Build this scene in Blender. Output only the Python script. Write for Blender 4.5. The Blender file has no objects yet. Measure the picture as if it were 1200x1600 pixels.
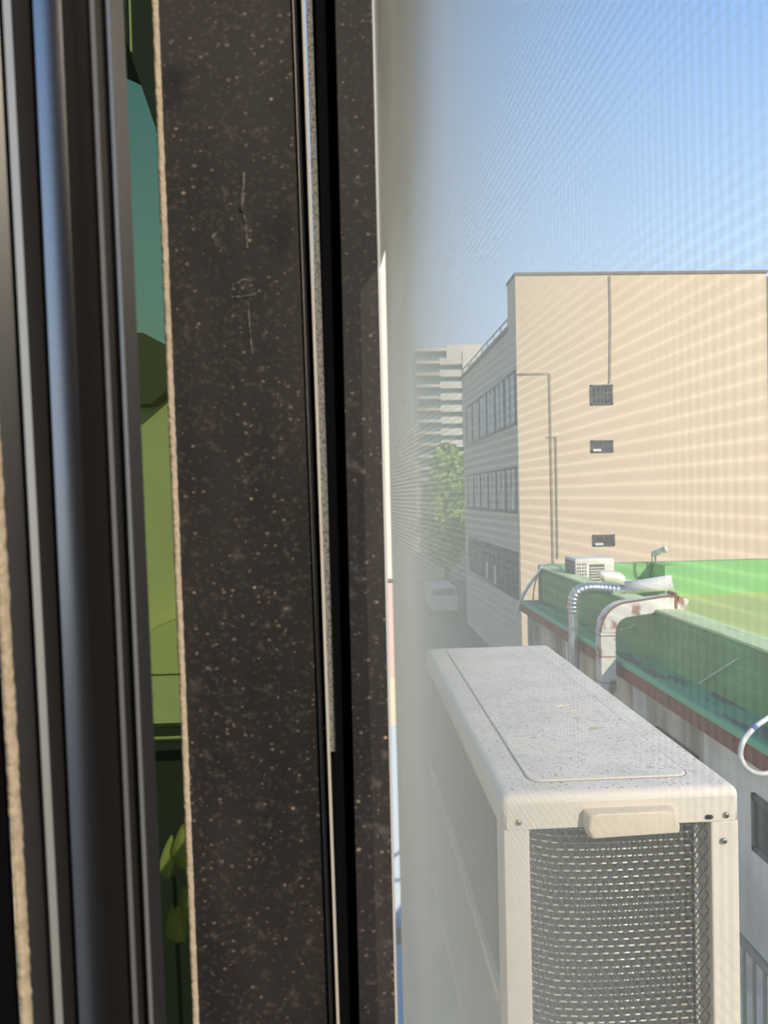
import bpy, bmesh, math, random
from mathutils import Matrix, Vector
random.seed(7)
C = bpy.context.scene
PI = math.pi
EYE = 7.0                      # eye height above the alley

# ------------------------------------------------------------------ camera
cam_d = bpy.data.cameras.new('camera'); cam = bpy.data.objects.new('camera', cam_d)
C.collection.objects.link(cam); C.camera = cam
cam_d.sensor_fit = 'VERTICAL'; cam_d.sensor_height = 36.0; cam_d.lens = 27.0
cam_d.clip_start = 0.004; cam_d.clip_end = 600
PSI = math.atan(54/1200); PITCH = math.radians(1.17); ROLL = 0.023
RC = Matrix.Rotation(-PSI, 3, 'Z') @ Matrix.Rotation(PI/2-PITCH, 3, 'X') @ Matrix.Rotation(-ROLL, 3, 'Z')
cam.matrix_world = Matrix.Translation((0, 0, EYE)) @ RC.to_4x4()
cam_d.dof.use_dof = True; cam_d.dof.focus_distance = 1.35; cam_d.dof.aperture_fstop = 30

# ------------------------------------------------------------------ sky, sun, exposure
w = bpy.data.worlds.new('sky'); C.world = w; w.use_nodes = True
nt = w.node_tree; nt.nodes.clear()
wo = nt.nodes.new('ShaderNodeOutputWorld'); bg = nt.nodes.new('ShaderNodeBackground')
tc = nt.nodes.new('ShaderNodeTexCoord'); sx = nt.nodes.new('ShaderNodeSeparateXYZ')
rp = nt.nodes.new('ShaderNodeValToRGB')
nt.links.new(tc.outputs['Generated'], sx.inputs[0]); nt.links.new(sx.outputs['Z'], rp.inputs[0])
nt.links.new(rp.outputs[0], bg.inputs[0]); nt.links.new(bg.outputs[0], wo.inputs[0])
cr = rp.color_ramp
cr.elements[0].position = 0.0; cr.elements[0].color = (.60, .68, .74, 1)
cr.elements[1].position = 1.0; cr.elements[1].color = (.10, .18, .38, 1)
for p_, c_ in ((.12, (.62, .78, .96)), (.28, (.52, .73, 1.0)), (.5, (.29, .53, .93)), (.72, (.14, .27, .55))):
    e = cr.elements.new(p_); e.color = (*c_, 1)
bg.inputs[1].default_value = 1.2
sd = bpy.data.lights.new('sun', 'SUN'); sun = bpy.data.objects.new('sun', sd); C.collection.objects.link(sun)
sd.energy = 4.2; sd.color = (1.0, .87, .68); sd.angle = math.radians(.53)
sun.rotation_euler = Vector((.43, -.75, .50)).to_track_quat('Z', 'Y').to_euler()
C.view_settings.view_transform = 'Standard'; C.view_settings.look = 'None'
C.view_settings.exposure = 0.22; C.view_settings.gamma = 1.0
C.view_settings.use_curve_mapping = False

# ------------------------------------------------------------------ materials
def mat(name, col, rough=.6, metal=0.0, spec=None):
    m = bpy.data.materials.new(name); m.use_nodes = True
    b = m.node_tree.nodes['Principled BSDF']
    b.inputs['Base Color'].default_value = (*col, 1)
    b.inputs['Roughness'].default_value = rough; b.inputs['Metallic'].default_value = metal
    if spec is not None: b.inputs['Specular IOR Level'].default_value = spec
    return m
def layer(m, kind, scale, lo, hi, col, strength=1.0, stretch=(1, 1, 1), detail=3, invert=False, flat_only=False):
    """mix another colour over the base where a procedural texture passes lo..hi (object coordinates)"""
    n = m.node_tree; b = n.nodes['Principled BSDF']
    t = n.nodes.new('ShaderNodeTexCoord'); mp = n.nodes.new('ShaderNodeMapping')
    mp.inputs['Scale'].default_value = stretch
    n.links.new(t.outputs['Object'], mp.inputs[0])
    if kind == 'noise':
        x = n.nodes.new('ShaderNodeTexNoise'); x.inputs['Scale'].default_value = scale
        x.inputs['Detail'].default_value = detail; out = x.outputs[0]
    else:
        x = n.nodes.new('ShaderNodeTexVoronoi'); x.inputs['Scale'].default_value = scale
        out = x.outputs['Distance']
    n.links.new(mp.outputs[0], x.inputs[0])
    if kind == 'specks':     # random subset of cells, random size
        s = n.nodes.new('ShaderNodeSeparateColor'); n.links.new(x.outputs['Color'], s.inputs[0])
        mu = n.nodes.new('ShaderNodeMath'); mu.operation = 'DIVIDE'
        n.links.new(out, mu.inputs[0]); n.links.new(s.outputs[0], mu.inputs[1]); out = mu.outputs[0]
    mr = n.nodes.new('ShaderNodeMapRange')
    mr.inputs['From Min'].default_value = lo; mr.inputs['From Max'].default_value = hi
    mr.inputs['To Min'].default_value = strength if invert else 0
    mr.inputs['To Max'].default_value = 0 if invert else strength
    n.links.new(out, mr.inputs[0])
    mx = n.nodes.new('ShaderNodeMix'); mx.data_type = 'RGBA'
    fac = mr.outputs[0]
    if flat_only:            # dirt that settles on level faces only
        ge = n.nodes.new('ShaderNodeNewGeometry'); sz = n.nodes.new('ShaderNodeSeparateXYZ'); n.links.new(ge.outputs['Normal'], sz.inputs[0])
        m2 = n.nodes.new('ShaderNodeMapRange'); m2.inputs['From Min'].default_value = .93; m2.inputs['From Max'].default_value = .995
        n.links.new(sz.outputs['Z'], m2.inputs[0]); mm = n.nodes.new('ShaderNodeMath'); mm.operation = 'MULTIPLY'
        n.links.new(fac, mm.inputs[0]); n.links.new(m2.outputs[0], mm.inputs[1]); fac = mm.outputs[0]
    n.links.new(fac, mx.inputs[0])
    old = b.inputs['Base Color']
    if old.is_linked: n.links.new(old.links[0].from_socket, mx.inputs[6])
    else: mx.inputs[6].default_value = old.default_value
    mx.inputs[7].default_value = (*col, 1)
    n.links.new(mx.outputs[2], old)
    return m
def bump(m, scale, strength, dist=.01, stretch=(1, 1, 1)):
    n = m.node_tree; b = n.nodes['Principled BSDF']
    t = n.nodes.new('ShaderNodeTexCoord'); mp = n.nodes.new('ShaderNodeMapping'); mp.inputs['Scale'].default_value = stretch
    x = n.nodes.new('ShaderNodeTexNoise'); x.inputs['Scale'].default_value = scale
    bp = n.nodes.new('ShaderNodeBump'); bp.inputs['Strength'].default_value = strength; bp.inputs['Distance'].default_value = dist
    n.links.new(t.outputs['Object'], mp.inputs[0]); n.links.new(mp.outputs[0], x.inputs[0])
    n.links.new(x.outputs[0], bp.inputs['Height']); n.links.new(bp.outputs[0], b.inputs['Normal'])
    return m

def dusty(name, base, rough, dust=1.0):
    m = mat(name, base, rough, 0, .35)
    layer(m, 'noise', 45, .40, .75, tuple(c*2.1 for c in base), .9*dust, (1, 1, .35), 6)
    layer(m, 'noise', 700, .56, .74, (.12, .10, .088), .5*dust, (.8, 1, 1), 3)
    layer(m, 'noise', 230, .60, .76, (.13, .105, .095), .5*dust, (.85, 1, 1), 5)
    layer(m, 'specks', 420, .16, .30, (.34, .27, .21), .42*dust, (.8, 1, 1), invert=True)
    layer(m, 'specks', 120, .05, .10, (.62, .47, .33), .6*dust, (.8, 1, 1), invert=True)
    layer(m, 'noise', 28, .66, .74, (.005, .004, .004), .8*dust, (1, 1, .8), 3)
    return m
M = {}
M['frame'] = dusty('dusty_black_aluminium', (.018, .0148, .014), .6)
M['mirror_ridge'] = mat('polished_ridge_aluminium', (.42, .41, .42), .25, 1)
M['plain_edge'] = mat('bare_aluminium_edge', (.50, .46, .40), .4, .6)
M['frame_clean'] = dusty('brown_black_aluminium', (.022, .019, .018), .42, .45)
M['gloss'] = mat('glossy_black_aluminium', (.02, .018, .0175), .38, 0, .5)
M['satin'] = mat('worn_anodised_edge', (.50, .46, .42), .42, .4)
M['bead'] = bump(layer(mat('cream_sealing_bead', (.60, .48, .34), .8), 'noise', 400, .4, .7, (.40, .31, .20), .7), 600, .5, .002)
M['smear'] = layer(mat('grey_dust_smear', (.17, .155, .145), .9), 'noise', 500, .45, .6, (.03, .026, .025), .9)
M['black'] = mat('black_rubber', (.004, .004, .005), .9, 0, .1)
M['pile'] = layer(mat('grey_wool_pile', (.30, .29, .26), .95), 'noise', 1800, .45, .62, (.09, .088, .08), .9, (1, 1, .6), 2)
M['pale_gasket'] = mat('pale_gasket', (.66, .60, .52), .7)
M['wire'] = mat('grey_screen_wire', (.40, .435, .43), .5, 0, .5)
m_ = M['wire'].node_tree; b_ = m_.nodes['Principled BSDF']     # darker grey-olive tone in the upper far corner of the cloth
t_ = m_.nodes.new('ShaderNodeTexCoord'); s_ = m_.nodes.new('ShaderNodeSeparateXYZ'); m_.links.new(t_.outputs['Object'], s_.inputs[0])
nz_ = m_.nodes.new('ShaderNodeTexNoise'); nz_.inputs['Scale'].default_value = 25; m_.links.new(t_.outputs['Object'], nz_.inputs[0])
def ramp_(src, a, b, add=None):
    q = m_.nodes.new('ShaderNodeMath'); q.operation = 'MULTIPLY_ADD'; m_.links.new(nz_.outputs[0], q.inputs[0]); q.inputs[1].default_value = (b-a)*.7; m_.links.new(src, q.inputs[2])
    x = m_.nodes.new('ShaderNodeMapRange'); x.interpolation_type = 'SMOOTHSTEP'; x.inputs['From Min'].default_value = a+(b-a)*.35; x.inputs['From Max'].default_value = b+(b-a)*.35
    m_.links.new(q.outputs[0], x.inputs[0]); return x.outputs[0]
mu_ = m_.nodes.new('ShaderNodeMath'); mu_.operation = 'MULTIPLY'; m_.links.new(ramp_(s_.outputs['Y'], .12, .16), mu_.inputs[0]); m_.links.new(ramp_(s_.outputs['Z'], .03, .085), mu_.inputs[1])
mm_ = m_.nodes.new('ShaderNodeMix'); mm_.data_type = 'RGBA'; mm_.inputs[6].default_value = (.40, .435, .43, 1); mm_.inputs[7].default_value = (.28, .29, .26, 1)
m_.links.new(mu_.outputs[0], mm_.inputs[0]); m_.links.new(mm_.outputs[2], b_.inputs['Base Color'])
M['room'] = layer(mat('room_plaster', (.35, .33, .30), .9), 'noise', 3, .4, .7, (.30, .28, .26), .5)
M['room_floor'] = layer(mat('room_floor', (.16, .10, .06), .6), 'noise', 4, .4, .6, (.12, .075, .045), 1, (1, 12, 1))
M['ac'] = layer(mat('cream_painted_steel', (.74, .68, .585), .5), 'noise', 25, .45, .75, (.68, .61, .50), .5)
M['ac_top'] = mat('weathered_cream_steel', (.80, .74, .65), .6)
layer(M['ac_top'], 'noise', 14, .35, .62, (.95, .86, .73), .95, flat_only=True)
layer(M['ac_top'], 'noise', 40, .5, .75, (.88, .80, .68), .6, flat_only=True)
layer(M['ac_top'], 'specks', 210, .22, .34, (.05, .045, .04), .9, (.75, 1, 1), invert=True, flat_only=True)
layer(M['ac_top'], 'specks', 120, .11, .18, (.03, .028, .025), .95, (.6, 1, 1), invert=True, flat_only=True)
layer(M['ac_top'], 'noise', 300, .635, .68, (.12, .11, .09), .8, (.4, 1, 1), 2, flat_only=True)
M['groove_line'] = mat('dark_groove', (.22, .20, .16), .9)
M['dull_edge'] = mat('dull_aluminium_edge', (.25, .235, .22), .45, .5)
M['pale_edge'] = mat('pale_worn_edge', (.44, .39, .35), .6)
M['handle'] = layer(mat('yellowed_plastic', (.74, .645, .50), .5), 'noise', 60, .5, .7, (.60, .50, .36), .6, (1, 1, .4))
M['net'] = mat('dark_net_grille', (.045, .046, .048), .5)
M['fins'] = layer(mat('dirty_coil_fins', (.05, .046, .04), .7), 'noise', 60, .45, .7, (.09, .065, .045), .7, (1, 1, 3))
M['rod'] = mat('bright_coil_wire', (.88, .85, .78), .3, .3)
M['screw'] = mat('screw_steel', (.42, .40, .37), .3, .9)
M['galv'] = layer(mat('galvanised_steel', (.42, .44, .45), .42, .6), 'noise', 8, .4, .65, (.30, .31, .32), .8)
M['rail_paint'] = mat('grey_rail_paint', (.24, .23, .20), .6)
M['foil'] = mat('aluminium_foil_duct', (.62, .65, .68), .28, .85)
M['rusty'] = layer(mat('rusty_white_duct', (.78, .76, .71), .5, .2), 'noise', 6.5, .51, .60, (.30, .12, .055), .85, (1, 1, .7), 6)
M['rust'] = mat('rust_brown', (.24, .115, .07), .85)
M['beige'] = layer(mat('beige_render', (.75, .62, .45), .9), 'noise', .6, .4, .7, (.72, .59, .42), .7)
M['beige_side'] = M['beige']
M['coping'] = mat('dark_coping', (.22, .20, .17), .7)
M['glass_dark'] = mat('dark_window_glass', (.07, .078, .08), .2, 0, .6)
M['win_frame'] = mat('grey_window_frame', (.11, .115, .12), .5)
M['curtain'] = mat('pale_curtain', (.85, .78, .64), .9)
M['pipe'] = mat('grey_drain_pipe', (.36, .32, .25), .6)
M['brick'] = layer(mat('brick_red_fascia', (.30, .105, .075), .85), 'noise', 5, .45, .7, (.20, .09, .07), .8)
M['green_wall'] = mat('green_parapet_paint', (.23, .44, .19), .6)
layer(M['green_wall'], 'noise', 1.3, .40, .68, (.155, .29, .13), .75, (1, 1, 1.5), 5)
layer(M['green_wall'], 'noise', 2.2, .60, .70, (.20, .50, .18), .6, (1, 1, .5), 4)
M['green_bright'] = layer(mat('green_end_wall_paint', (.22, .50, .19), .6), 'noise', 1.5, .4, .7, (.26, .54, .22), .7)
M['green_cap'] = layer(mat('green_parapet_cap', (.62, .76, .42), .65), 'noise', 9, .5, .65, (.36, .62, .26), .7, (1, .25, 1))
M['roof'] = layer(mat('yellow_green_roof_paint', (.60, .68, .24), .7), 'noise', .9, .38, .66, (.50, .62, .20), .8, (1, .6, 1), 5)
M['ledge'] = layer(mat('green_ledge_paint', (.17, .45, .25), .65), 'noise', 3.2, .50, .58, (.15, .145, .145), .9, (1.3, .45, 1), 5)
M['lip'] = mat('light_green_ledge_lip', (.20, .55, .30), .6)
M['stain'] = mat('stained_concrete', (.78, .69, .55), .9)
layer(M['stain'], 'noise', 1.2, .45, .6, (.26, .235, .19), .9, (1, 1, .35), 6)
M['pale_wall'] = layer(mat('pale_painted_wall', (.92, .86, .74), .85), 'noise', 1.5, .5, .7, (.60, .56, .48), .8, (1, 1, .5), 5)
M['white'] = layer(mat('white_enamel', (.80, .78, .73), .5), 'noise', 6, .5, .7, (.68, .64, .57), .6)
M['grille'] = mat('grey_grille', (.18, .17, .155), .6)
M['hose'] = layer(mat('white_hose_wrap', (.74, .75, .76), .6), 'noise', 30, .5, .6, (.55, .56, .57), .6)
M['blue_tape'] = mat('blue_tape', (.10, .2, .42), .5)
M['cable'] = mat('yellow_cable', (.78, .68, .42), .6)
M['dark_cable'] = mat('dark_cable', (.06, .06, .06), .6)
M['tower_white'] = mat('pale_tower_cladding', (.80, .76, .66), .8)
M['tower_glass'] = mat('blue_green_tower_glass', (.13, .26, .30), .2)
M['leaf'] = layer(mat('tree_leaves', (.34, .55, .10), .7), 'noise', .8, .4, .6, (.18, .34, .08), 1)
M['bark'] = mat('tree_bark', (.12, .08, .05), .9)
M['asphalt'] = layer(mat('asphalt', (.13, .135, .14), .95), 'noise', .7, .4, .6, (.10, .10, .105), 1)
M['cream_wall'] = layer(mat('cream_facade', (.74, .66, .55), .9), 'noise', 2, .4, .7, (.68, .60, .49), .6)
M['pink_wall'] = mat('pink_tile_facade', (.70, .47, .41), .8)
M['blue_board'] = mat('blue_shopfront', (.48, .56, .62), .7)
M['yellow_board'] = mat('yellow_board', (.70, .60, .42), .7)
M['car_white'] = mat('white_car_paint', (.75, .74, .70), .3)
M['tyre'] = mat('tyre_rubber', (.02, .02, .02), .9)
M['shaded_roof'] = mat('shade_brown_roof', (.16, .13, .09), .8)
M['house'] = layer(mat('sand_render', (.86, .74, .44), .9), 'noise', 2, .4, .7, (.80, .68, .38), .8, (3, 1, .2))
M['awning'] = mat('yellow_awning_cloth', (.88, .74, .36), .7)
M['dark_wall'] = mat('near_black', (.05, .05, .045), .7)
M['plant'] = mat('broad_leaf_green', (.85, .74, .32), .5)
# green tinted pane
gm = bpy.data.materials.new('green_tinted_glass'); gm.use_nodes = True; n = gm.node_tree; n.nodes.clear()
o_ = n.nodes.new('ShaderNodeOutputMaterial'); tr = n.nodes.new('ShaderNodeBsdfTransparent'); gl = n.nodes.new('ShaderNodeBsdfGlossy')
mx = n.nodes.new('ShaderNodeMixShader'); fr = n.nodes.new('ShaderNodeFresnel')
tr.inputs[0].default_value = (.37, .45, .33, 1); gl.inputs[0].default_value = (.5, .8, .6, 1); gl.inputs['Roughness'].default_value = .02
n.links.new(fr.outputs[0], mx.inputs[0]); n.links.new(tr.outputs[0], mx.inputs[1]); n.links.new(gl.outputs[0], mx.inputs[2]); n.links.new(mx.outputs[0], o_.inputs[0])
M['green_glass'] = gm

# ------------------------------------------------------------------ helpers
OFF = Vector((0, 0, EYE))      # all coordinates below are relative to eye height
def put(name, bm, m, parent=None, smooth=False, bevel=0, seg=2):
    me = bpy.data.meshes.new(name)
    bmesh.ops.recalc_face_normals(bm, faces=bm.faces)
    bm.to_mesh(me); bm.free()
    o = bpy.data.objects.new(name, me); C.collection.objects.link(o)
    me.materials.append(M[m] if isinstance(m, str) else m)
    if smooth:
        for p in me.polygons: p.use_smooth = True
    if bevel:
        b = o.modifiers.new('bevel', 'BEVEL'); b.width = bevel; b.segments = seg; b.limit_method = 'ANGLE'
        for p in me.polygons: p.use_smooth = True
        me.set_sharp_from_angle(angle=math.radians(50)) if hasattr(me, 'set_sharp_from_angle') else None
    if parent: o.parent = parent
    return o
def bx(bm, x0, x1, y0, y1, z0, z1):
    v = [bm.verts.new((x, y, z)) for x in (x0, x1) for y in (y0, y1) for z in (z0, z1)]
    for f in ((0, 1, 3, 2), (4, 6, 7, 5), (0, 4, 5, 1), (2, 3, 7, 6), (0, 2, 6, 4), (1, 5, 7, 3)):
        bm.faces.new([v[i] for i in f])
def box(*a):
    bm = bmesh.new(); bx(bm, *a); return bm
def boxes(l):
    bm = bmesh.new()
    for a in l: bx(bm, *a)
    return bm
def prism(poly, axis, a, b):
    """extrude a 2-D polygon along an axis; poly gives the other two coordinates in xyz order"""
    bm = bmesh.new()
    def V(p, t): return (t, p[0], p[1]) if axis == 'x' else (p[0], t, p[1]) if axis == 'y' else (p[0], p[1], t)
    A = [bm.verts.new(V(p, a)) for p in poly]; B = [bm.verts.new(V(p, b)) for p in poly]
    bm.faces.new(A); bm.faces.new(B[::-1])
    for i in range(len(poly)):
        j = (i+1) % len(poly); bm.faces.new((A[i], A[j], B[j], B[i]))
    return bm
def tube(bm, pts, r, seg=10, ripple=0, period=.03, cap=True):
    pts = [Vector(p) for p in pts]
    rings = []; up = Vector((0, 0, 1)); prev = None
    L = 0
    for i, p in enumerate(pts):
        d = (pts[min(i+1, len(pts)-1)] - pts[max(i-1, 0)]).normalized()
        if prev is None:
            a = d.cross(up)
            if a.length < .1: a = d.cross(Vector((1, 0, 0)))
            a.normalize()
        else:
            a = (prev - d*prev.dot(d)).normalized()
        prev = a; b = d.cross(a)
        if i: L += (p-pts[i-1]).length
        rr = (r[i] if isinstance(r, (list, tuple)) else r) * (1 + ripple*math.sin(2*PI*L/period))
        rings.append([bm.verts.new(p + (a*math.cos(t)+b*math.sin(t))*rr) for t in [2*PI*k/seg for k in range(seg)]])
    for A, B in zip(rings, rings[1:]):
        for k in range(seg): bm.faces.new((A[k], A[(k+1) % seg], B[(k+1) % seg], B[k]))
    if cap: bm.faces.new(rings[0][::-1]); bm.faces.new(rings[-1])
    return bm
def spline(pts, n=8):
    P = [Vector(p) for p in pts]; P = [2*P[0]-P[1]] + P + [2*P[-1]-P[-2]]
    out = []
    for i in range(1, len(P)-2):
        for k in range(n):
            t = k/n
            out.append(.5*((2*P[i]) + (P[i+1]-P[i-1])*t + (2*P[i-1]-5*P[i]+4*P[i+1]-P[i+2])*t*t + (3*P[i]-P[i-1]-3*P[i+1]+P[i+2])*t**3))
    out.append(P[-2]); return out
def thing(name, label, cat, loc=(0, 0, 0), rz=0, group=None):
    o = bpy.data.objects.new(name, None); C.collection.objects.link(o)
    o.empty_display_size = .05
    o.location = Vector(loc) + OFF; o.rotation_euler = (0, 0, rz); o['label'] = label; o['category'] = cat
    if group: o['group'] = group
    return o
def tag(o, label, cat, group=None, kind=None):
    o.location = o.location + OFF; o['label'] = label; o['category'] = cat
    if group: o['group'] = group
    if kind: o['kind'] = kind
    return o
def struct(o):
    if o.parent is None and o.type == 'MESH': o.location = o.location + OFF
    o['kind'] = 'structure'; return o

# ------------------------------------------------------------------ setting: alley ground, room shell
struct(put('street_ground', box(-60, 90, -8, 330, -7.4, -7.0), 'asphalt'))

# the window: u = outward across the reveal, v = along the window away from the camera
WA = math.atan(46/1200) - 0.0001
def win_root(name):
    o = bpy.data.objects.new(name, None); C.collection.objects.link(o); o.empty_display_size = .05
    o.location = OFF; o.rotation_euler = (0, 0, WA); return o
def U(px, v): return math.tan(math.atan((px-600)/1200)-math.atan(-100/1200))*v
ZB, ZT = -.50, .75
def strip(name, pts, m, parent, lean=0.0, z0=ZB, z1=ZT, bevel=0, smooth=False):
    """upright extrusion, pts = [(px at mid height, v)...]; lean = sideways lean per metre of height"""
    poly = [(U(px, v), v) for px, v in pts]
    bm = prism(poly, 'z', z0, z1)
    for q in bm.verts: q.co.x -= lean*q.co.z
    return put(name, bm, m, parent, bevel=bevel, smooth=smooth)

# room walls (rotated with the window)
def room(name, *a, m='room'):
    o = put(name, box(*a), m); o.rotation_euler = (0, 0, WA); return struct(o)
room('wall_back', -1.6, .20, -1.7, -1.6, -1.45, 1.25)
room('wall_left', -1.7, -1.6, -1.7, .36, -1.45, 1.25)
room('wall_front', -1.6, -.155, .26, .36, -1.45, 1.25)
room('wall_right', .03, .16, -1.6, -.32, -1.45, 1.25)
room('floor', -1.7, .20, -1.7, .36, -1.55, -1.45, m='room_floor')
room('ceiling', -1.7, .20, -1.7, .36, 1.25, 1.35)
o = put('trim_1', boxes([(.03, .16, -.32, .27, -1.45, ZB), (.03, .16, -.32, .27, ZT, 1.25), (-.155, .03, .26, .36, -1.45, ZB), (-.155, .03, .26, .36, ZT, 1.25)]), 'room')
o.rotation_euler = (0, 0, WA); struct(o)
# short pier of the house beyond the window that carries the outdoor unit
struct(put('wall_pier', box(-.045, .015, .55, 3.0, -7.0, -.42), 'cream_wall'))

# ---- fixed window frame
wf = win_root('window_1'); wf['kind'] = 'structure'
LN = .0115
V0 = .262
strip('jamb', [(500, V0+.012), (560, V0+.012), (560, V0+.06), (500, V0+.06)], 'black', wf)
strip('jamb_lining', [(512.5, V0-.006), (546, V0-.006), (546, V0+.03), (512.5, V0+.03)], 'black', wf, .0)
strip('jamb_edge', [(-90, .168), (-12, .168), (-12, .21), (-90, .21)], 'black', wf, .020)
put('head_rail', box(-.155, .03, .10, .36, ZT-.01, ZT+.03), 'frame_clean', wf)
put('sill_rail', box(-.155, .03, .10, .36, ZB-.03, ZB+.01), 'frame_clean', wf)

# ---- insect screen
sc = thing('insect_screen', 'grey insect screen with a dusty black upright, filling the right half of the opening', 'insect screen')
sc.rotation_euler = (0, 0, WA)
strip('frame_stile', [(543, .250), (598.5, .250), (600.5, .2508), (602.5, .290), (543, .290)], 'frame', sc)
strip('frame_edge', [(599.5, .2497), (602.5, .2500), (603.5, .262), (600.5, .262)], 'satin', sc)
d0 = .022; PW = .001; RW = .000064
import numpy as np
def wires():
    segs = []
    v0, v1, v2, zs = -.26, .236, .258, .076     # the cloth has slipped out of its groove below zs
    nh = int((ZT-ZB)/PW)
    for i in range(nh):
        z = ZB + i*PW
        ed = np.linspace(v0, v2 if z > zs else v1, 10)
        for a, b in zip(ed, ed[1:]): segs.append(((d0, a, z), (d0, b, z)))
    nv = int((v2-v0)/PW)
    for i in range(nv+1):
        v = v0 + i*PW
        ed = np.linspace(zs if v > v1 else ZB, ZT, 21)
        for a, b in zip(ed, ed[1:]): segs.append(((d0, v, a), (d0, v, b)))
    S = np.array(segs)                        # n,2,3
    n_ = len(S); d = S[:, 1]-S[:, 0]; hor = np.abs(d[:, 1]) > np.abs(d[:, 2])
    e1 = np.tile(np.array([1., 0, 0]), (n_, 1)); e2 = np.where(hor[:, None], [0., 0, 1], [0., 1, 0])
    K = 5; V = np.zeros((n_, 2, K, 3))
    for k in range(K):
        t = 2*PI*k/K
        o = (e1*math.cos(t)+e2*math.sin(t))*RW
        V[:, 0, k] = S[:, 0]+o; V[:, 1, k] = S[:, 1]+o
    # woven: a faint ripple in u from wire to wire
    V = V.reshape(-1, 3)
    V[:, 0] += .00035*np.sin(V[:, 1]*23)*np.cos(V[:, 2]*17)
    base = (np.arange(n_)*2*K)[:, None, None]
    f = np.array([[k, (k+1) % K, K+(k+1) % K, K+k] for k in range(K)])[None]
    Fc = (base+f).reshape(-1, 4)
    me = bpy.data.meshes.new('mesh_cloth')
    me.vertices.add(len(V)); me.vertices.foreach_set('co', V.ravel())
    me.loops.add(Fc.size); me.loops.foreach_set('vertex_index', Fc.ravel().astype(np.int32))
    me.polygons.add(len(Fc)); me.polygons.foreach_set('loop_start', np.arange(0, Fc.size, 4, dtype=np.int32))
    me.polygons.foreach_set('use_smooth', np.ones(len(Fc), dtype=bool))
    me.update(calc_edges=True)
    o = bpy.data.objects.new('mesh_cloth', me); C.collection.objects.link(o)
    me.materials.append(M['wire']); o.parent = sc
wires()

# ---- outer glass sash (dusty stile 279-498 px)
sa = thing('window_sash', 'dusty black sash with a green tinted pane and cream sealing bead, left of the screen', 'window sash')
sa.rotation_euler = (0, 0, WA)
strip('stile', [(279, V0), (489, V0), (493.5, V0+.0015), (500, V0+.002), (503, V0+.035), (279, V0+.035)], 'frame', sa, LN)
strip('stile_edge', [(486, V0-.0016), (492, V0-.0010), (492.5, V0+.006), (488, V0+.006)], 'pale_edge', sa, LN)
strip('pile_strip', [(502.5, V0-.006), (512.5, V0-.006), (512.5, V0+.02), (502.5, V0+.02)], 'pile', sa, LN*.62, z0=-.085)
strip('lower_channel', [(503.5, V0-.004), (513, V0-.004), (513, V0+.02), (503.5, V0+.02)], 'gloss', sa, LN*.62, z1=-.087)
strip('gasket', [(498.5, V0-.0065), (502.8, V0-.0065), (503, V0+.015), (498.5, V0+.015)], 'pale_gasket', sa, LN*.85)
def smear(pts, r):
    P_ = []
    for px, py in pts:
        d = RC @ Vector(((px-600)/1200, -(py-800)/1200, -1)); q = Matrix.Rotation(-WA, 3, 'Z') @ d
        q = q*((V0-.0001)/q.y); P_.append(q)
    bm = bmesh.new(); tube(bm, spline(P_, 4), r, 5)
    put('dust_smear', bm, 'smear', sa)
smear([(380, 270), (379, 300), (377, 330)], .0007); smear([(381, 335), (384, 360), (386, 388)], .00035)
smear([(387, 472), (389, 500), (391, 528), (394, 553)], .00035); smear([(362, 465), (385, 463), (402, 459)], .0004); smear([(371, 443), (380, 437), (392, 440)], .00035)
# sealing bead: slightly wavy
def wavy(px0, px1, v, lean, z0=ZB, z1=ZT, n=1100, amp=.00014, th=.003):
    bm = bmesh.new(); u0, u1 = U(px0, v), U(px1, v); prev = None
    rnd = random.Random(3)
    for i in range(n+1):
        z = z0+(z1-z0)*i/n; j = lambda: rnd.uniform(-amp, amp)
        a = u0-lean*z+j(); b = u1-lean*z+j()
        r = [bm.verts.new(q) for q in ((a, v+.002, z), (a*.7+b*.3, v-th*.3, z), (a*.25+b*.75, v-th*.3, z), (b, v+.002, z))]
        if prev:
            for k in range(3): bm.faces.new((prev[k], prev[k+1], r[k+1], r[k]))
        prev = r
    return bm
put('sealing_bead', wavy(267, 279.5, V0-.001, LN), 'bead', sa, smooth=True)
strip('glass_pane', [(150, V0+.012), (281, V0+.012), (281, V0+.017), (150, V0+.017)], 'green_glass', sa, LN)

# ---- inner sash (ridged glossy profile, 0-226 px, close to the camera)
ia = thing('window_sash', 'glossy ridged black inner sash at the far left, nearest the camera', 'window sash')
ia.rotation_euler = (0, 0, WA)
vi = .165
strip('profile', [(4, vi), (45, vi+.002), (56, vi+.001), (86, vi+.0042), (130, vi+.006), (173, vi+.003), (183, vi+.004), (199, vi+.004), (207, vi+.004), (226, vi+.0045), (226, vi+.04), (4, vi+.04)], 'gloss', ia, .0125)
strip('ridge_edge', [(45, vi-.0040), (57.5, vi-.0028), (57.5, vi+.003), (45, vi+.003)], 'plain_edge', ia, .0185)
rg = [(88, vi+.006)]
for k in range(9):
    t = k/8; rg.append((88+42*t, vi-.0008+.0045*t+.0003*t*t))
strip('rounded_ridge', rg+[(130, vi+.007)], 'mirror_ridge', ia, .0135)
strip('ridge_edge', [(174.5, vi), (181.5, vi+.0008), (182, vi+.004), (174.5, vi+.004)], 'dull_edge', ia, .0125)
strip('ridge_edge', [(199.5, vi), (205.5, vi+.0008), (205.5, vi+.004), (199.5, vi+.004)], 'dull_edge', ia, .0125)
put('sealing_bead', wavy(-14, 5, vi-.001, .020, n=1000), 'bead', ia, smooth=True)
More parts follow.
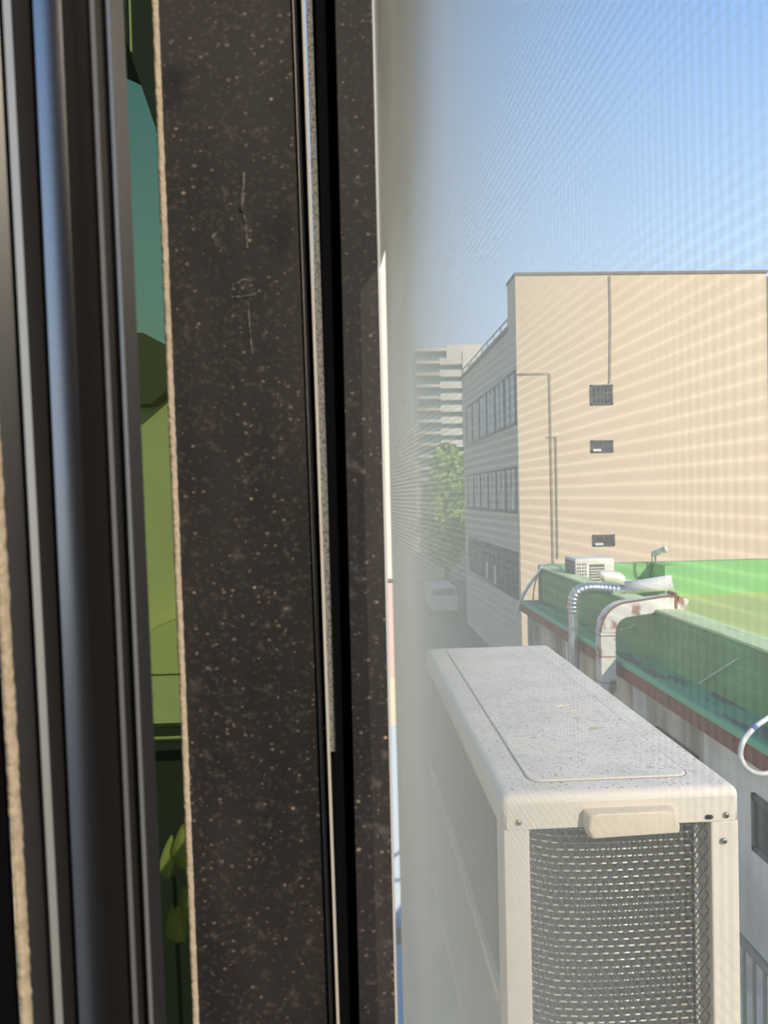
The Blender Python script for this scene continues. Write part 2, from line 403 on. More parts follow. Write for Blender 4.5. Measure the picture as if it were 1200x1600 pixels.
# ------------------------------------------------------------------ outdoor unit just outside
AX0, AX1, AY0, AY1, AT, AB = .188, .503, .98, 1.95, -.391, -.99
ac = thing('air_conditioner', 'large cream outdoor unit with a dusty speckled top, hung just outside the window', 'air conditioner', ((AX0+AX1)/2, (AY0+AY1)/2, AB))
W2, L2 = (AX1-AX0)/2, (AY1-AY0)/2; HT = AT-AB
def loc_top(x, y): return x, y
# lid : folded sheet with rounded rim, skirt all round
def rrect(x0, x1, y0, y1, r, n=6):
    pts = []
    for cx, cy, a0 in ((x1-r, y1-r, 0), (x0+r, y1-r, PI/2), (x0+r, y0+r, PI), (x1-r, y0+r, 3*PI/2)):
        for k in range(n+1):
            a = a0+PI/2*k/n; pts.append((cx+r*math.cos(a), cy+r*math.sin(a)))
    return pts
def loft(rings, cap0=False, cap1=True):
    bm = bmesh.new(); R_ = [[bm.verts.new(p) for p in r] for r in rings]
    for A, B in zip(R_, R_[1:]):
        for i in range(len(A)):
            j = (i+1) % len(A); bm.faces.new((A[i], A[j], B[j], B[i]))
    if cap0: bm.faces.new(R_[0][::-1])
    if cap1: bm.faces.new(R_[-1])
    return bm
rings = []
rim = .012
rings.append([(x, y, HT-.046) for x, y in rrect(-W2+.003, W2-.003, -L2+.003, L2-.003, .008)])
rings.append([(x, y, HT-.046) for x, y in rrect(-W2, W2, -L2, L2, .008)])
for k in range(7):
    a = PI/2*k/6; ins = rim*(1-math.cos(a)); rings.append([(x, y, HT-rim+rim*math.sin(a)) for x, y in rrect(-W2+ins, W2-ins, -L2+ins, L2-ins, .008)])
cx_, cy_ = (AX0+AX1)/2, (AY0+AY1)/2
px0, px1, py0, py1 = .234-cx_, .456-cx_, 1.020-cy_, 1.915-cy_
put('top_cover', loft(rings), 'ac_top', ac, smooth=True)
pr = [[(x, y, HT-.0005) for x, y in rrect(px0, px1, py0, py1, .02)],
      [(x, y, HT+.0018) for x, y in rrect(px0+.001, px1-.001, py0+.001, py1-.001, .02)],
      [(x, y, HT+.0024) for x, y in rrect(px0+.003, px1-.003, py0+.003, py1-.003, .02)]]
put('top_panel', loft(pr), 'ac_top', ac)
gr_ = [(x, y, HT+.0002) for x, y in rrect(px0-.0006, px1+.0006, py0-.0006, py1+.0006, .02)]
bm = bmesh.new(); tube(bm, gr_+[gr_[0]], .0007, 5); put('panel_groove', bm, 'groove_line', ac)  # darker line drawn along the groove round the top panel
fy = -L2
put('lid_skirt', box(-W2+.006, W2-.006, fy-.0004, fy+.002, HT-.0455, HT-.0125), 'ac', ac)
put('corner_post', box(-W2+.002, -W2+.036, fy+.001, fy+.05, .03, HT-.045), 'ac', ac, bevel=.002)
put('corner_post', box(W2-.038, W2-.001, fy+.001, fy+.05, .03, HT-.046), 'ac', ac, bevel=.002)
put('base_pan', box(-W2, W2, fy+.002, L2, 0, .035), 'ac', ac, bevel=.003)
put('side_panel', box(W2-.004, W2-.001, fy+.03, L2-.002, .03, HT-.04), 'ac', ac)
put('back_panel', box(-W2+.003, W2-.003, L2-.005, L2-.002, .03, HT-.04), 'ac', ac)
put('foot', box(-W2-.01, W2+.014, fy+.10, fy+.15, -.03, 0), 'ac', ac, bevel=.003)
put('foot', box(-W2-.01, W2+.014, L2-.15, L2-.10, -.03, 0), 'ac', ac, bevel=.003)
# coil fins wrapped round front-left corner
put('coil_fins', prism([(W2-.035, fy+.034), (-W2+.10, fy+.034), (-W2+.055, fy+.05), (-W2+.03, fy+.085), (-W2+.024, fy+.14), (-W2+.024, L2-.08), (-W2+.06, L2-.08), (-W2+.06, fy+.14), (-W2+.10, fy+.065), (W2-.035, fy+.065)], 'z', .035, HT-.045), 'fins', ac)
bm = bmesh.new()
path = [(W2-.05, fy+.026), (0, fy+.0245), (-W2+.11, fy+.026), (-W2+.075, fy+.031), (-W2+.05, fy+.044), (-W2+.03, fy+.068), (-W2+.024, fy+.09)]
z = .05; rnd = random.Random(5)
while z < HT-.05:
    dz = rnd.uniform(-.0004, .0004)
    tube(bm, [(x, y, z+dz) for x, y in path], .0012, 5)
    z += .0094
o = put('coil_wire', bm, 'rod', ac, smooth=True); o['kind'] = 'stuff'
# diamond net in front of coil
bm = bmesh.new()
gx0, gx1, gz0, gz1 = -W2+.034, W2-.036, .035, HT-.044
gy = fy+.012
dx, dz = .0142, .0205
k = -40
def clipseg(x0, z0, x1, z1):
    pts = []
    t0, t1 = 0.0, 1.0
    for p, q in ((-(x1-x0), x0-gx0), (x1-x0, gx1-x0), (-(z1-z0), z0-gz0), (z1-z0, gz1-z0)):
        if p == 0:
            if q < 0: return None
        else:
            r = q/p
            if p < 0: t0 = max(t0, r)
            else: t1 = min(t1, r)
    if t0 >= t1: return None
    return (x0+t0*(x1-x0), z0+t0*(z1-z0)), (x0+t1*(x1-x0), z0+t1*(z1-z0))
sl = dz/dx
for k in range(-60, 60):
    for s in (1, -1):
        zc = (gz0+gz1)/2 + k*dz
        c = clipseg(gx0, zc+s*sl*(gx0), gx1, zc+s*sl*(gx1))
        if c: tube(bm, [(c[0][0], gy+.0008*s, c[0][1]), (c[1][0], gy+.0008*s, c[1][1])], .0012, 5)
put('net_grille', bm, 'net', ac)
# left side guard: net frame bars
put('lower_side_panel', box(-W2+.001, -W2+.006, fy+.05, L2-.03, .03, HT-.30), 'galv', ac)
put('side_rail', box(-W2-.002, -W2+.006, fy+.04, L2-.03, HT-.30, HT-.285), 'ac', ac)
put('side_net', box(-W2+.006, -W2+.009, fy+.09, L2-.03, HT-.29, HT-.045), 'fins', ac)
put('side_casing', box(-W2+.002, -W2+.006, L2-.10, L2-.002, .03, HT-.045), 'net', ac)
put('inner_plate', box(W2-.052, W2-.034, fy+.020, fy+.024, .03, HT-.045), 'ac', ac)
# handle
def handle():
    xa, xb = .294-cx_, .412-cx_
    zt, zb = AT-.020-AB-.002, AT-.0515-AB
    ring = lambda i, y, s: [(xa+i*.6+s*.007, y, zt-i*.4), (xa+.012+i*.3+s*.007, y, zt-i*.2+.001), (xb-.012-i, y, zt-i*.2+.001), (xb-i, y, zt-i*.5), (xb+.006-i, y, zb+.008), (xb+.005-i, y, zb+i*.3), (xa+.004+i, y, zb-.003+i*.3), (xa+i*.5, y, zb+.010)]
    return loft([ring(0, fy, 0), ring(0, fy-.010, 0), ring(.0025, fy-.017, .3), ring(.006, fy-.0195, .5)])
put('handle', handle(), 'handle', ac, bevel=.003, seg=3)
for x, zz in ((.2095, -.4268), (.4845, -.4285), (.481, -.4625)):
    bm = bmesh.new(); c_ = Vector((x-cx_, fy-.001, zz-AB))
    for i in range(6):
        pass
    rr = []
    for i in range(5):
        a = PI/2*i/4; rr.append([(c_.x+.0042*math.cos(a)*math.cos(t), c_.y-.0026*math.sin(a)-.0005, c_.z+.0042*math.cos(a)*math.sin(t)) for t in [2*PI*k/14 for k in range(14)]])
    bm.free(); rr[-1] = [(c_.x+.0004*math.cos(t), c_.y-.0031, c_.z+.0004*math.sin(t)) for t in [2*PI*k/14 for k in range(14)]]
    s_ = put('screw', loft(rr), 'screw', ac, smooth=True)
    put('screw_slot', boxes([(c_.x-.0022, c_.x+.0022, c_.y-.0036, c_.y-.0028, c_.z-.0004, c_.z+.0004), (c_.x-.0004, c_.x+.0004, c_.y-.0036, c_.y-.0028, c_.z-.0022, c_.z+.0022)]), 'black', s_)
put('slot_hole', prism([(x+.4615-cx_, zz-.4305-AB) for x, zz in rrect(-.0055, .0055, -.003, .003, .0028)], 'y', fy-.0011, fy+.0005), 'black', ac)
# dirt scratches left by birds on the lid
rnd = random.Random(11)
for cx, cy, ang in ((.372, 1.335, .1), (.372, 1.30, -.4), (.383, 1.235, .0), (.388, 1.232, .9), (.366, 1.37, .3)):
    for q in range(3):
        a = ang+(q-1)*.55; l = rnd.uniform(.008, .017)
        p0 = Vector((cx-cx_, cy-cy_, HT+.0026)); p1 = p0+Vector((math.cos(a)*l*1.6, math.sin(a)*l, 0))
        bm = bmesh.new(); tube(bm, [p0, (p0+p1)/2+Vector((0, .001, .0003)), p1], .0008, 4); put('dirt_scratch', bm, 'stain', ac)

# steel bracket under the unit, bolted to the pier
br = thing('wall_bracket', 'galvanised steel bracket fixed to the wall under the cream outdoor unit', 'bracket', (.015, 1.45, AB-.03))
for yy in (-.345, .36):
    put('arm', box(0, .50, yy-.02, yy+.02, -.04, 0), 'galv', br)
    put('brace', prism([(0, -.40), (.035, -.40), (.46, -.04), (.42, -.04)], 'y', yy-.015, yy+.015), 'galv', br)
put('rail', box(.0, .03, -.40, .42, -.42, -.36), 'galv', br)

# ------------------------------------------------------------------ beige building across
B = thing('beige_building', 'tall beige rendered building with small dark windows beyond the green roof', 'building', (11, 35, -7))
def W(x0, x1, y0, y1, z0, z1): return (x0-11, x1-11, y0-35, y1-35, z0+7, z1+7)
put('front_wall', box(*W(6.25, 15.66, 28, 29.4, -7, 8.0)), 'beige', B)
put('side_block', box(*W(6.27, 15.66, 29.4, 41.5, -7, 6.25)), 'beige', B)
put('roof_coping', box(*W(6.22, 15.70, 27.96, 29.45, 7.96, 8.06)), 'coping', B)
put('side_coping', box(*W(6.2, 6.5, 29.45, 41.55, 6.25, 6.42)), 'coping', B)
rb = bmesh.new(); tube(rb, [(6.3-11, 29.5-35, 13.75), (6.3-11, 41.3-35, 13.75)], .03, 6)
for k in range(9): yy = 29.6+k*1.45; tube(rb, [(6.3-11, yy-35, 13.35), (6.3-11, yy-35, 13.75)], .025, 6)
put('roof_rail', rb, 'pipe', B)
for x0, x1, z0, z1, n_ in ((8.96, 9.80, 3.19, 3.92, 4), (8.95, 9.78, 1.44, 1.88, 1), (8.96, 9.78, -2.02, -1.60, 2)):
    f = put('window', boxes([W(x0, x0+.06, 27.95, 28.02, z0, z1), W(x1-.06, x1, 27.95, 28.02, z0, z1), W(x0, x1, 27.95, 28.02, z0, z0+.05), W(x0, x1, 27.95, 28.02, z1-.05, z1), W((x0+x1)/2-.02, (x0+x1)/2+.02, 27.96, 28.02, z0, z1)]), 'win_frame', B)
    put('pane', box(*W(x0+.05, x1-.05, 27.97, 28.01, z0+.04, z1-.04)), 'glass_dark', f)
    if n_ == 4:
        put('grating', boxes([W(x0+.18+.14*i, x0+.22+.14*i, 27.93, 27.95, z0+.1, z1-.1) for i in range(4)]+[W(x0+.1, x1-.1, 27.93, 27.95, z0+.2+.2*i, z0+.23+.2*i) for i in range(3)]), 'grille', f)
    else:
        put('sill_ledge', box(*W(x0+.06, x0+.36, 27.90, 27.96, z0+.03, z0+.12)), 'white', f)
# bands of windows in the shaded side
for bi, (z0, z1) in enumerate(((2.55, 4.55), (-.75, 1.0), (-4.0, -2.2))):
    nW = 6
    for i in range(nW):
        y0 = 28.35+i*1.95; y1 = y0+1.85
        if i == 0 and bi == 0: y0 = 28.2
        f = put('window', boxes([W(6.20, 6.28, y0, y0+.08, z0, z1), W(6.20, 6.28, y1-.08, y1, z0, z1), W(6.20, 6.28, y0, y1, z0, z0+.08), W(6.20, 6.28, y0, y1, z1-.08, z1), W(6.21, 6.27, (y0+y1)/2-.04, (y0+y1)/2+.04, z0, z1)]), 'win_frame', B)
        put('pane', box(*W(6.225, 6.26, y0+.07, y1-.07, z0+.07, z1-.07)), 'glass_dark', f)
        if bi < 2 and i > (1 if bi == 0 else -1) or (bi == 2 and i in (2, 3)):
            h = .25 if bi == 0 else .1
            put('curtain', box(*W(6.215, 6.224, y0+.45, y0+.85, z0+.12, (z1 if bi == 0 else (z0+z1)/2+.1)-h)), 'curtain', f)
bm = bmesh.new()
def fp(px, py, Y=27.93):
    d = RC @ Vector(((px-600)/1200, -(py-800)/1200, -1)); return d*Y/d.y
def Bt(v): return (v.x-11, v.y-35, v.z+7)
for L in ([(806, 584), (859, 583), (861, 686), (865, 885)], [(855, 682), (869, 682), (872, 872)]):
    tube(bm, [Bt(fp(*q)) for q in L], .022, 6)
put('drain_pipe', bm, 'pipe', B)
bm = bmesh.new(); tube(bm, [Bt(fp(953, 430)), Bt(fp(954.5, 500)), Bt(fp(953.5, 598))], .022, 6); put('cable_run', bm, 'pipe', B)

# grey-olive building hidden behind its right edge
g = tag(put('olive_building', box(15.95, 24, 29.5, 40, -7, 8.25), 'coping'), 'sliver of a dark olive building right of the beige building', 'building')

# ------------------------------------------------------------------ green roofed building
G = thing('green_roof_building', 'low building with green painted roof, parapet and red edged ledge', 'building', (6, 9, -7))
def Q(x0, x1, y0, y1, z0, z1): return (x0-6, x1-6, y0-9, y1-9, z0+7, z1+7)
put('lower_wall', box(*Q(3.28, 10, 2.5, 14.2, -7, -2.10)), 'stain', G)
put('roof_deck', box(*Q(3.6, 10, 2.5, 14.1, -2.05, -1.95)), 'roof', G)
put('parapet', box(*Q(3.5, 3.75, 2.5, 14.1, -2.2, -1.40)), 'green_wall', G)
put('parapet_cap', box(*Q(3.485, 3.78, 2.5, 14.12, -1.40, -1.37)), 'green_cap', G, bevel=.008)
put('end_wall', box(*Q(3.5, 10, 14.0, 14.22, -2.2, -1.345)), 'green_bright', G)
put('wall_stub', box(*Q(5.56, 5.78, 13.35, 14.0, -1.96, -1.34)), 'green_bright', G)
put('ledge', box(*Q(3.12, 3.5, 2.5, 14.0, -2.10, -1.975)), 'ledge', G)
put('ledge_lip', box(*Q(3.085, 3.15, 2.5, 14.02, -2.02, -1.958)), 'lip', G, bevel=.012)
put('fascia', box(*Q(3.10, 3.28, 2.5, 14.0, -2.165, -2.02)), 'brick', G)
# wall details under the ledge: pale bays, dark openings, pilasters
for y0, y1, m_ in ((5.2, 6.95, 'pale_wall'), (8.35, 8.75, 'pale_wall'), (9.3, 9.75, 'pale_wall'), (10.9, 11.5, 'pale_wall')):
    put('wall_bay', box(*Q(3.24, 3.285, y0, y1, -7, -2.165)), m_, G)
for y0, y1, z0, z1 in ((7.15, 8.1, -4.2, -2.55), (10.0, 10.6, -4, -2.6), (12, 12.6, -4, -2.6), (5.4, 6.07, -2.95, -2.48)):
    f = put('window', boxes([Q(3.21, 3.28, y0, y0+.05, z0, z1), Q(3.21, 3.28, y1-.05, y1, z0, z1), Q(3.21, 3.28, y0, y1, z0, z0+.05), Q(3.21, 3.28, y0, y1, z1-.05, z1)]), 'win_frame', G)
    put('pane', box(*Q(3.225, 3.265, y0+.04, y1-.04, z0+.04, z1-.04)), 'glass_dark', f)
put('landing', box(*Q(2.45, 3.28, 3.0, 7.6, -4.12, -4.0)), 'pale_wall', G)

# railing on the landing
rl = thing('metal_railing', 'dark metal railing with upright bars at the right edge, below the ledge', 'railing', (2.6, 5.3, -4.0))
bm = bmesh.new(); tube(bm, [(0, -2.2, .92), (0, 2.2, .92)], .03, 8); put('top_rail', bm, 'rail_paint', rl, smooth=True)
bm = bmesh.new(); tube(bm, [(0, -2.2, .1), (0, 2.2, .1)], .02, 8); put('bottom_rail', bm, 'rail_paint', rl, smooth=True)
for i in range(33):
    bm = bmesh.new(); y = -2.1+i*.131; tube(bm, [(0, y, 0), (0, y, .9)], .012, 6); put('bar', bm, 'rail_paint', rl)

# rooftop condenser on the green roof
ra = thing('air_conditioner', 'small white condenser with a grid front standing on the green roof', 'air conditioner', (4.02, 12.75, -1.95))
put('casing', box(-.30, .36, -.18, .42, .02, .84), 'white', ra, bevel=.015)
put('side_grille', boxes([(-.308, -.30, -.15, .39, .08+.045*i, .115+.045*i) for i in range(16)]), 'grille', ra)
put('front_recess', box(-.28, -.12, -.184, -.18, .10, .78), 'grille', ra)
put('front_grid', boxes([(-.285+.042*i, -.273+.042*i, -.19, -.182, .10, .78) for i in range(5)]+[(-.285, -.11, -.191, -.183, .10+.055*j, .116+.055*j) for j in range(13)]), 'white', ra)
bm = bmesh.new(); bx(bm, -.06, .19, -.19, -.18, .15, .74); put('fan_grille', bm, 'grille', ra, bevel=.01)
put('fan_bars', boxes([(-.05, .18, -.197, -.19, .18+.045*j, .195+.045*j) for j in range(12)]), 'white', ra)
put('foot', box(-.30, -.24, -.2, .2, 0, .02), 'grille', ra); put('foot', box(.26, .32, -.2, .2, 0, .02), 'grille', ra)
sb = thing('utility_box', 'small white box beside the rooftop condenser', 'box', (4.46, 12.3, -1.95))
put('body', box(-.11, .11, -.1, .1, 0, .46), 'white', sb, bevel=.01); put('lid', box(-.12, .12, -.11, .11, .46, .49), 'white', sb); put('vent', box(-.06, .0, -.106, -.1, .36, .4), 'grille', sb)
wb = thing('water_tank', 'rounded white tank lying in front of the rooftop condenser', 'tank', (3.98, 11.55, -1.37))
bm = bmesh.new(); tube(bm, spline([(-.17, 0, .05), (-.14, 0, .07), (0, 0, .05), (.13, 0, .02), (.2, 0, -.02)], 4), [.02, .05, .07, .085, .09, .095, .1, .1, .1, .1, .1, .1, .09, .08, .07, .05, .02][:17], 12); put('shell', bm, 'white', wb, smooth=True)

# security camera on the end wall
sv = thing('security_camera', 'white bullet security camera on a bracket above the green end wall', 'camera', (5.5, 13.95, -1.345))
def S(px, py, Y=13.9): v = fp(px, py, Y); return (v.x-5.5, v.y-13.95, v.z+1.345)
bm = bmesh.new(); tube(bm, [S(1020, 866), S(1040, 858, 13.7)], .055, 12); put('body', bm, 'white', sv, smooth=True)
bm = bmesh.new(); tube(bm, [S(1038, 859, 13.69), S(1043, 857, 13.66)], .062, 12); put('sunshield', bm, 'white', sv, smooth=True)
bm = bmesh.new(); tube(bm, [S(1024, 866), S(1024, 878), S(1019, 893, 13.97)], .016, 6); put('bracket', bm, 'galv', sv)
bm = bmesh.new(); tube(bm, spline([S(1018, 866), S(1019, 880), S(1018, 890), S(1016, 898, 13.97), S(1015, 905, 13.97), S(998, 903, 13.97), S(993, 895, 13.97), S(993, 879, 13.97)], 5), .009, 5); put('cable', bm, 'dark_cable', sv)

# ducts climbing over the parapet
def D(px, py, Y): return fp(px, py, Y)
d1 = thing('flexible_duct', 'round ribbed silver foil duct rising past the red edged ledge', 'duct', (2.98, 10.2, -2.3))
def off(v, o): return (v[0]-o[0], v[1]-o[1], v[2]-o[2])
o1 = (2.98, 10.2, -2.3)
bm = bmesh.new(); pts = spline([(2.98, 10.2, -3.0), (2.98, 10.2, -2.4), (2.98, 10.2, -1.75), (2.98, 10.2, -1.50), (3.03, 10.2, -1.36), (3.17, 10.2, -1.30), (3.4, 10.2, -1.31), (3.62, 10.15, -1.33), (3.8, 10.1, -1.33)], 14)
tube(bm, [off(p, o1) for p in pts], .075, 16, .06, .055); put('hose', bm, 'foil', d1, smooth=True)
bm = bmesh.new(); tube(bm, [off(p, o1) for p in [(3.66, 10.1, -1.30), (4.22, 9.9, -1.22)]], [.085, .1], 16); put('end_sleeve', bm, 'hose', d1, smooth=True)
o2 = (2.93, 8.75, -2.3)
d2 = thing('sheet_metal_duct', 'square rust streaked white duct bending over the green parapet', 'duct', o2)
def sq(path, hw, hh):
    """square duct swept along a path in the x-z plane"""
    rings = []
    for i, p in enumerate(path):
        a = Vector(path[max(i-1, 0)]); b = Vector(path[min(i+1, len(path)-1)]); t = (b-a).normalized(); nrm = Vector((t.z, 0, -t.x))
        c = Vector(p); rings.append([c+nrm*hh+Vector((0, -hw, 0)), c+nrm*hh+Vector((0, hw, 0)), c-nrm*hh+Vector((0, hw, 0)), c-nrm*hh+Vector((0, -hw, 0))])
    return loft(rings, True, True)
arc = [(.30-.30*math.cos(PI/2*k/10), 0, .72+.30*math.sin(PI/2*k/10)) for k in range(11)]
arc = [(.26-.26*math.cos(PI/2*k/10), 0, .68+.26*math.sin(PI/2*k/10)) for k in range(11)]
put('elbow', sq(arc+[(.62, 0, .985), (.80, 0, 1.0)], .10, .085), 'rusty', d2)
bm = bmesh.new(); full = [Vector(p) for p in arc+[(.62, 0, .985), (.80, 0, 1.0)]]; seam = []
for i, p in enumerate(full):
    t = (full[min(i+1, len(full)-1)]-full[max(i-1, 0)]).normalized(); seam.append(p-Vector((t.z, 0, -t.x))*.085+Vector((0, -.098, 0)))
tube(bm, seam, .012, 6); put('rusted_seam', bm, 'rust', d2)
put('riser', sq([(0, 0, -1.2), (0, 0, .42), (0, 0, .68)], .10, .085), 'rusty', d2)
for zz in (.64, .40, .10): put('joint_flange', box(-.09, .09, -.104, .104, zz-.005, zz+.005), 'rust', d2)
put('end_collar', sq([(.78, 0, 1.0), (.81, 0, 1.0)], .108, .113), 'rust', d2)
put('end_hood', sq([(.81, 0, .99), (.92, 0, .95)], .10, .085), 'rusty', d2)
cb = bmesh.new(); tube(cb, spline([D(970, 984, 9.4), D(985, 981, 9.4), D(1000, 970, 9.3), D(1010, 960, 9.2), D(1018, 958, 9.1)], 5), .017, 6)
tag(put('loose_cable', cb, 'cable', smooth=True), 'thin yellow cable looping below the square duct on the parapet', 'cable')
cb = bmesh.new(); a = RC @ Vector(((1092-600)/1200, -(1068-800)/1200, -1)); b = RC @ Vector(((1153-600)/1200, -(1029-800)/1200, -1)); tube(cb, [a*3.46/a.x, b*3.46/b.x], .007, 5)
tag(put('thin_rod', cb, 'white'), 'thin pale rod leaning diagonally on the shaded green parapet', 'rod')

# hoses
bm = bmesh.new(); tube(bm, spline([D(1262, 1085, 5.3), D(1225, 1106, 5.2), D(1200, 1122, 5.1), D(1180, 1136, 5.05), D(1163, 1156, 5.0), D(1157, 1176, 5.0), D(1162, 1194, 5.0), D(1174, 1205, 5.05), D(1190, 1209, 5.2), D(1215, 1205, 5.4)], 8), .017, 10, .05, .03)
h = tag(put('insulated_hose', bm, 'hose', smooth=True), 'white wrapped hose curling down at the right edge over the ledge', 'hose')
bm = bmesh.new(); tube(bm, [D(1181, 1134.5, 5.04), D(1177, 1138.5, 5.03)], .0195, 10); o = put('tape_band', bm, 'blue_tape', h)
bm = bmesh.new(); tube(bm, spline([D(808, 958, 13.9), D(812, 942, 13.9), D(821, 924, 13.9), D(836, 902, 13.9), D(848, 886, 13.9), D(862, 882, 13.7), D(874, 885, 13.4), D(880, 896, 13.2)], 6), [.035]*12+[.028]*12+[.02]*19, 8)
h = tag(put('drooping_hose', bm, 'hose', smooth=True), 'pale hose drooping over the far corner of the green parapet', 'hose')
bm = bmesh.new(); tube(bm, spline([D(848, 886, 13.9), D(843, 892, 14.05), D(836, 912, 14.3), D(833, 935, 14.3), D(832, 950, 14.3)], 5), .012, 5)
put('dark_cord', bm, 'dark_cable', h)
# ------------------------------------------------------------------ distance
T = thing('tower_block', 'distant pale high rise with blue glass bands behind the beige building', 'building', (26, 200, -7))
put('core', box(-7.6, 9.5, 1, 14, 0, 44.6), 'tower_glass', T)
put('top_block', box(.2, 9.6, -.5, 14, 41, 46), 'tower_white', T)
put('lift_shaft', box(4.3, 5.8, -.9, 2, 0, 44), 'tower_white', T)
for i in range(14):
    put('floor_band', box(-1.6, 9.6, -.3, 14, 1.2+i*3.05, 2.95+i*3.05), 'tower_white', T)
    put('balcony_slab', box(-7.8, -1.7, -1.2, 2, 1.5+i*3.05, 2.2+i*3.05), 'tower_white' if i % 3 else 'yellow_board', T)
put('roof_slab', box(-8.2, .3, -.8, 14, 44.4, 45.2), 'tower_white', T)
gb = thing('grey_building', 'grey mid rise building beyond the trees, left of the distant high rise', 'building', (4.2, 95, -7))
put('body', box(-4.0, 4.6, 0, 10, 0, 16), 'stain', gb)
for i in range(4):
    for j in range(3): put('window', box(-3+j*2.6, -1.4+j*2.6, -.06, .05, 2+i*3.6, 3.8+i*3.6), 'glass_dark', gb)

def tree(loc, h, r, label):
    t = thing('street_tree', label, 'tree', loc, 0, None)
    rnd = random.Random(int(loc[1]*10)); bm = bmesh.new()
    for k in range(1500):
        a = rnd.uniform(0, 2*PI); e = rnd.uniform(-1, 1); rr = r*(rnd.random()**.4)*(1+.25*math.sin(3*a+4*e))
        c = Vector((rr*math.cos(a)*math.sqrt(1-e*e), rr*math.sin(a)*math.sqrt(1-e*e), h*.6+e*h*.38)); s = rnd.uniform(.22, .42)
        d = Vector((rnd.gauss(0, 1), rnd.gauss(0, 1), rnd.gauss(0, 1))).normalized(); u = d.orthogonal().normalized(); w_ = d.cross(u)
        bm.faces.new([bm.verts.new(c+u*s), bm.verts.new(c+w_*s*.6), bm.verts.new(c-u*s), bm.verts.new(c-w_*s*.6)])
    put('crown', bm, 'leaf', t)
    bm = bmesh.new(); tube(bm, [(0, 0, 0), (.1, 0, h*.4), (0, .1, h*.8)], [.22, .17, .06], 8); put('trunk', bm, 'bark', t)
tree((8.2, 64, -7), 11.5, 1.9, 'tallest green street tree beside the far end of the beige building')
tree((7.0, 56, -7), 8.2, 1.7, 'nearest leafy street tree beyond the shaded side wall')
tree((9.2, 74, -7), 9.5, 2.0, 'farthest street tree under the distant high rise')

ca = thing('car', 'small white van parked in the alley beside the beige building', 'car', (5.3, 45.5, -7))
put('body', prism([(-2, .35), (2, .35), (2.05, 1.0), (1.7, 1.7), (-1.3, 1.7), (-1.9, 1.05)], 'x', -.75, .75), 'car_white', ca, bevel=.08)
put('windscreen', box(-.62, .62, -1.72, -1.50, 1.12, 1.6), 'glass_dark', ca)
for sx_ in (-.72, .72):
    for yy in (-1.25, 1.3):
        bm = bmesh.new(); tube(bm, [(sx_-.1, yy, .34), (sx_+.1, yy, .34)], .34, 16); put('wheel', bm, 'tyre', ca)

# neighbouring facade seen in the chink between screen frame and mesh
N = thing('corner_building', 'sliver of cream and pink facade between the screen frame and its mesh', 'building', (.2, 9.5, -7))
put('upper_wall', prism([(-.14, 6.0), (.36, 6.0), (.36, 10.0), (.30, 9.95), (.19, 9.55), (-.14, 9.4)], 'y', -.5, 3.0), 'cream_wall', N)
put('pink_panel', box(-.14, .352, -.5, 3, 4.86, 6.0), 'pink_wall', N)
put('yellow_panel', box(-.14, .356, -.5, 3, 4.3, 4.86), 'yellow_board', N)
put('shopfront', box(-.14, .36, -.5, 3, 0, 4.3), 'blue_board', N)
put('cornice', box(-.14, .37, -.53, 3, 6.0, 6.03), 'coping', N)

# house seen through the green pane
H = thing('neighbour_house', 'sand coloured house seen through the green tinted pane', 'house', (-2.3, 9, -7))
def hz(py): return (781-py)/1200*9+7
put('front_wall', box(-1.7, 1.0, 0, 4, 0, hz(600)), 'house', H)
put('roof', prism([(-1.8, hz(640)), (.12, hz(635)), (.50, hz(592)), (1.05, hz(575)), (1.05, hz(552)), (.35, hz(552)), (.05, hz(530)), (-1.8, hz(525))], 'y', -.3, 4.2), 'shaded_roof', H)  # dark brown of the roof front stands in for shade under the eaves
put('awning', prism([(-1.6, hz(1035)), (.9, hz(1035)), (.9, hz(940)), (.45, hz(952)), (.05, hz(972)), (-.4, hz(1010)), (-1.6, hz(1030))], 'y', -.45, 0), 'awning', H)
put('sign_band', box(-1.6, .9, -.40, 0, hz(1110), hz(1037)), 'house', H)
for i, (a, b) in enumerate(((1128, 1116), (1148, 1137))): put('louver', box(-1.6, .9, -.44, -.38, hz(a), hz(b)), 'dark_wall', H)
put('shaded_base', box(-1.6, .9, -.06, -.01, .0, hz(1160)), 'dark_wall', H)  # near-black sheet put in for the shade on the lower front

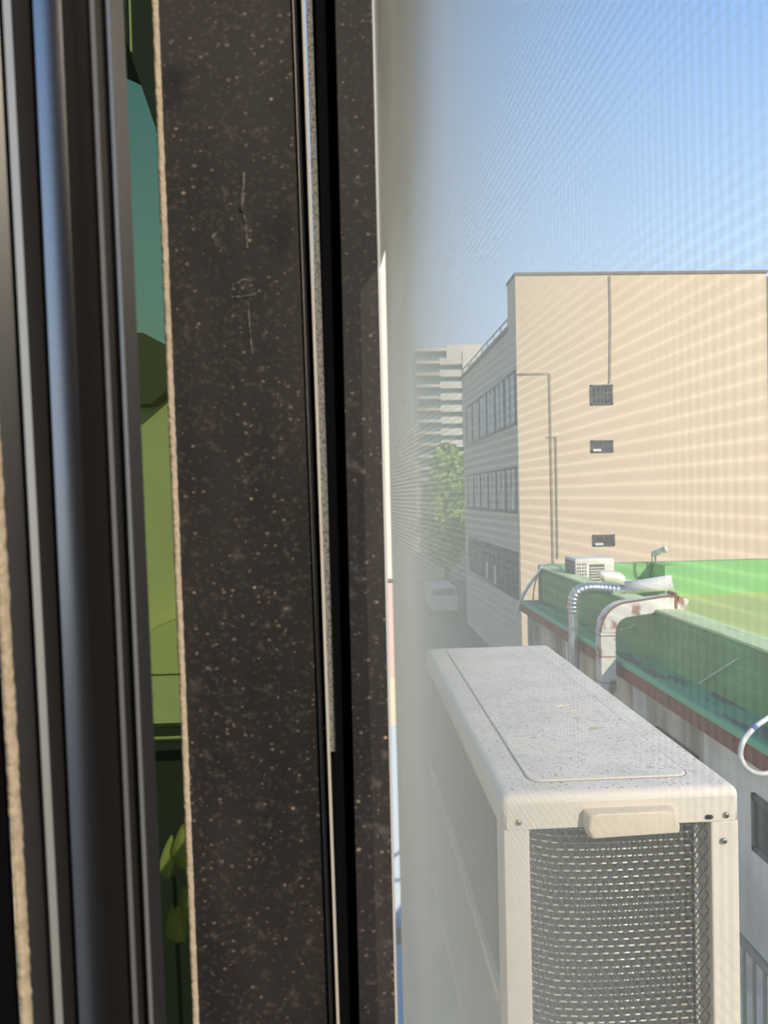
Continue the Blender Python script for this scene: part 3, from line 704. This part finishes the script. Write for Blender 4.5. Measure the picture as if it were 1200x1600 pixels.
aw = thing('eaves_panel', 'dark eaves corner at the top of the green tinted pane', 'eaves', (-.72, 3, 1.9))
put('panel', prism([(-.30, .6), (-.30, -.03), (-.15, -.22), (.02, -.30), (.12, -.62), (.22, -.95), (.22, .6)], 'y', 0, .5), 'dark_wall', aw)
aw.location = Vector((-.85, 3, 2.13))+OFF
bm = bmesh.new()
put('seam', box(.06, .067, -.012, 0, -.42, .55), 'cable', aw)

pl = thing('potted_plant', 'broad leaves showing at the bottom of the green tinted pane', 'plant', (-.62, 2.0, -1.9))
pm = bmesh.new(); tube(pm, [(.10, .05, -.1), (.14, .05, .4), (.13, .05, .9)], .006, 6); put('stem', pm, 'bark', pl)
put('pot', loft([[(.12+.10*math.cos(t), .05+.10*math.sin(t), -.32) for t in [2*PI*k/20 for k in range(20)]], [(.12+.13*math.cos(t), .05+.13*math.sin(t), -.1) for t in [2*PI*k/20 for k in range(20)]]], True, True), 'brick', pl)
def leaf(x, z, l, wd, ang, yaw=0):
    bm = bmesh.new(); n_ = 8; L_ = []; R_ = []
    dx, dz = math.sin(ang), -math.cos(ang)
    for i in range(n_+1):
        t = i/n_; wdt = wd*math.sin(PI*min(1, t*.93+.04))**.8*(1 if t < .6 else 1-(t-.6)*1.2)
        c = Vector((x+dx*l*t, .05-.03*math.sin(PI*t), z+dz*l*t)); s = Vector((-dz, .35, dx))*wdt*.5
        L_.append((bm.verts.new(c-s), bm.verts.new(c+Vector((0, .008, 0))), bm.verts.new(c+s)))
    for a, b in zip(L_, L_[1:]):
        bm.faces.new((a[0], a[1], b[1], b[0])); bm.faces.new((a[1], a[2], b[2], b[1]))
    bmesh.ops.solidify(bm, geom=bm.faces[:], thickness=.0008)
    put('leaf', bm, 'plant', pl, smooth=True)
def lp(px, py): v = fp(px, py, 2.05); return v.x+.62, v.z+1.9
for px, py, l, wd, ang in ((268, 1306, .125, .035, -.12), (286, 1288, .13, .05, .05), (272, 1408, .12, .055, .18), (288, 1380, .12, .04, .3)):
    x, z = lp(px, py); leaf(x, z, l, wd, ang)
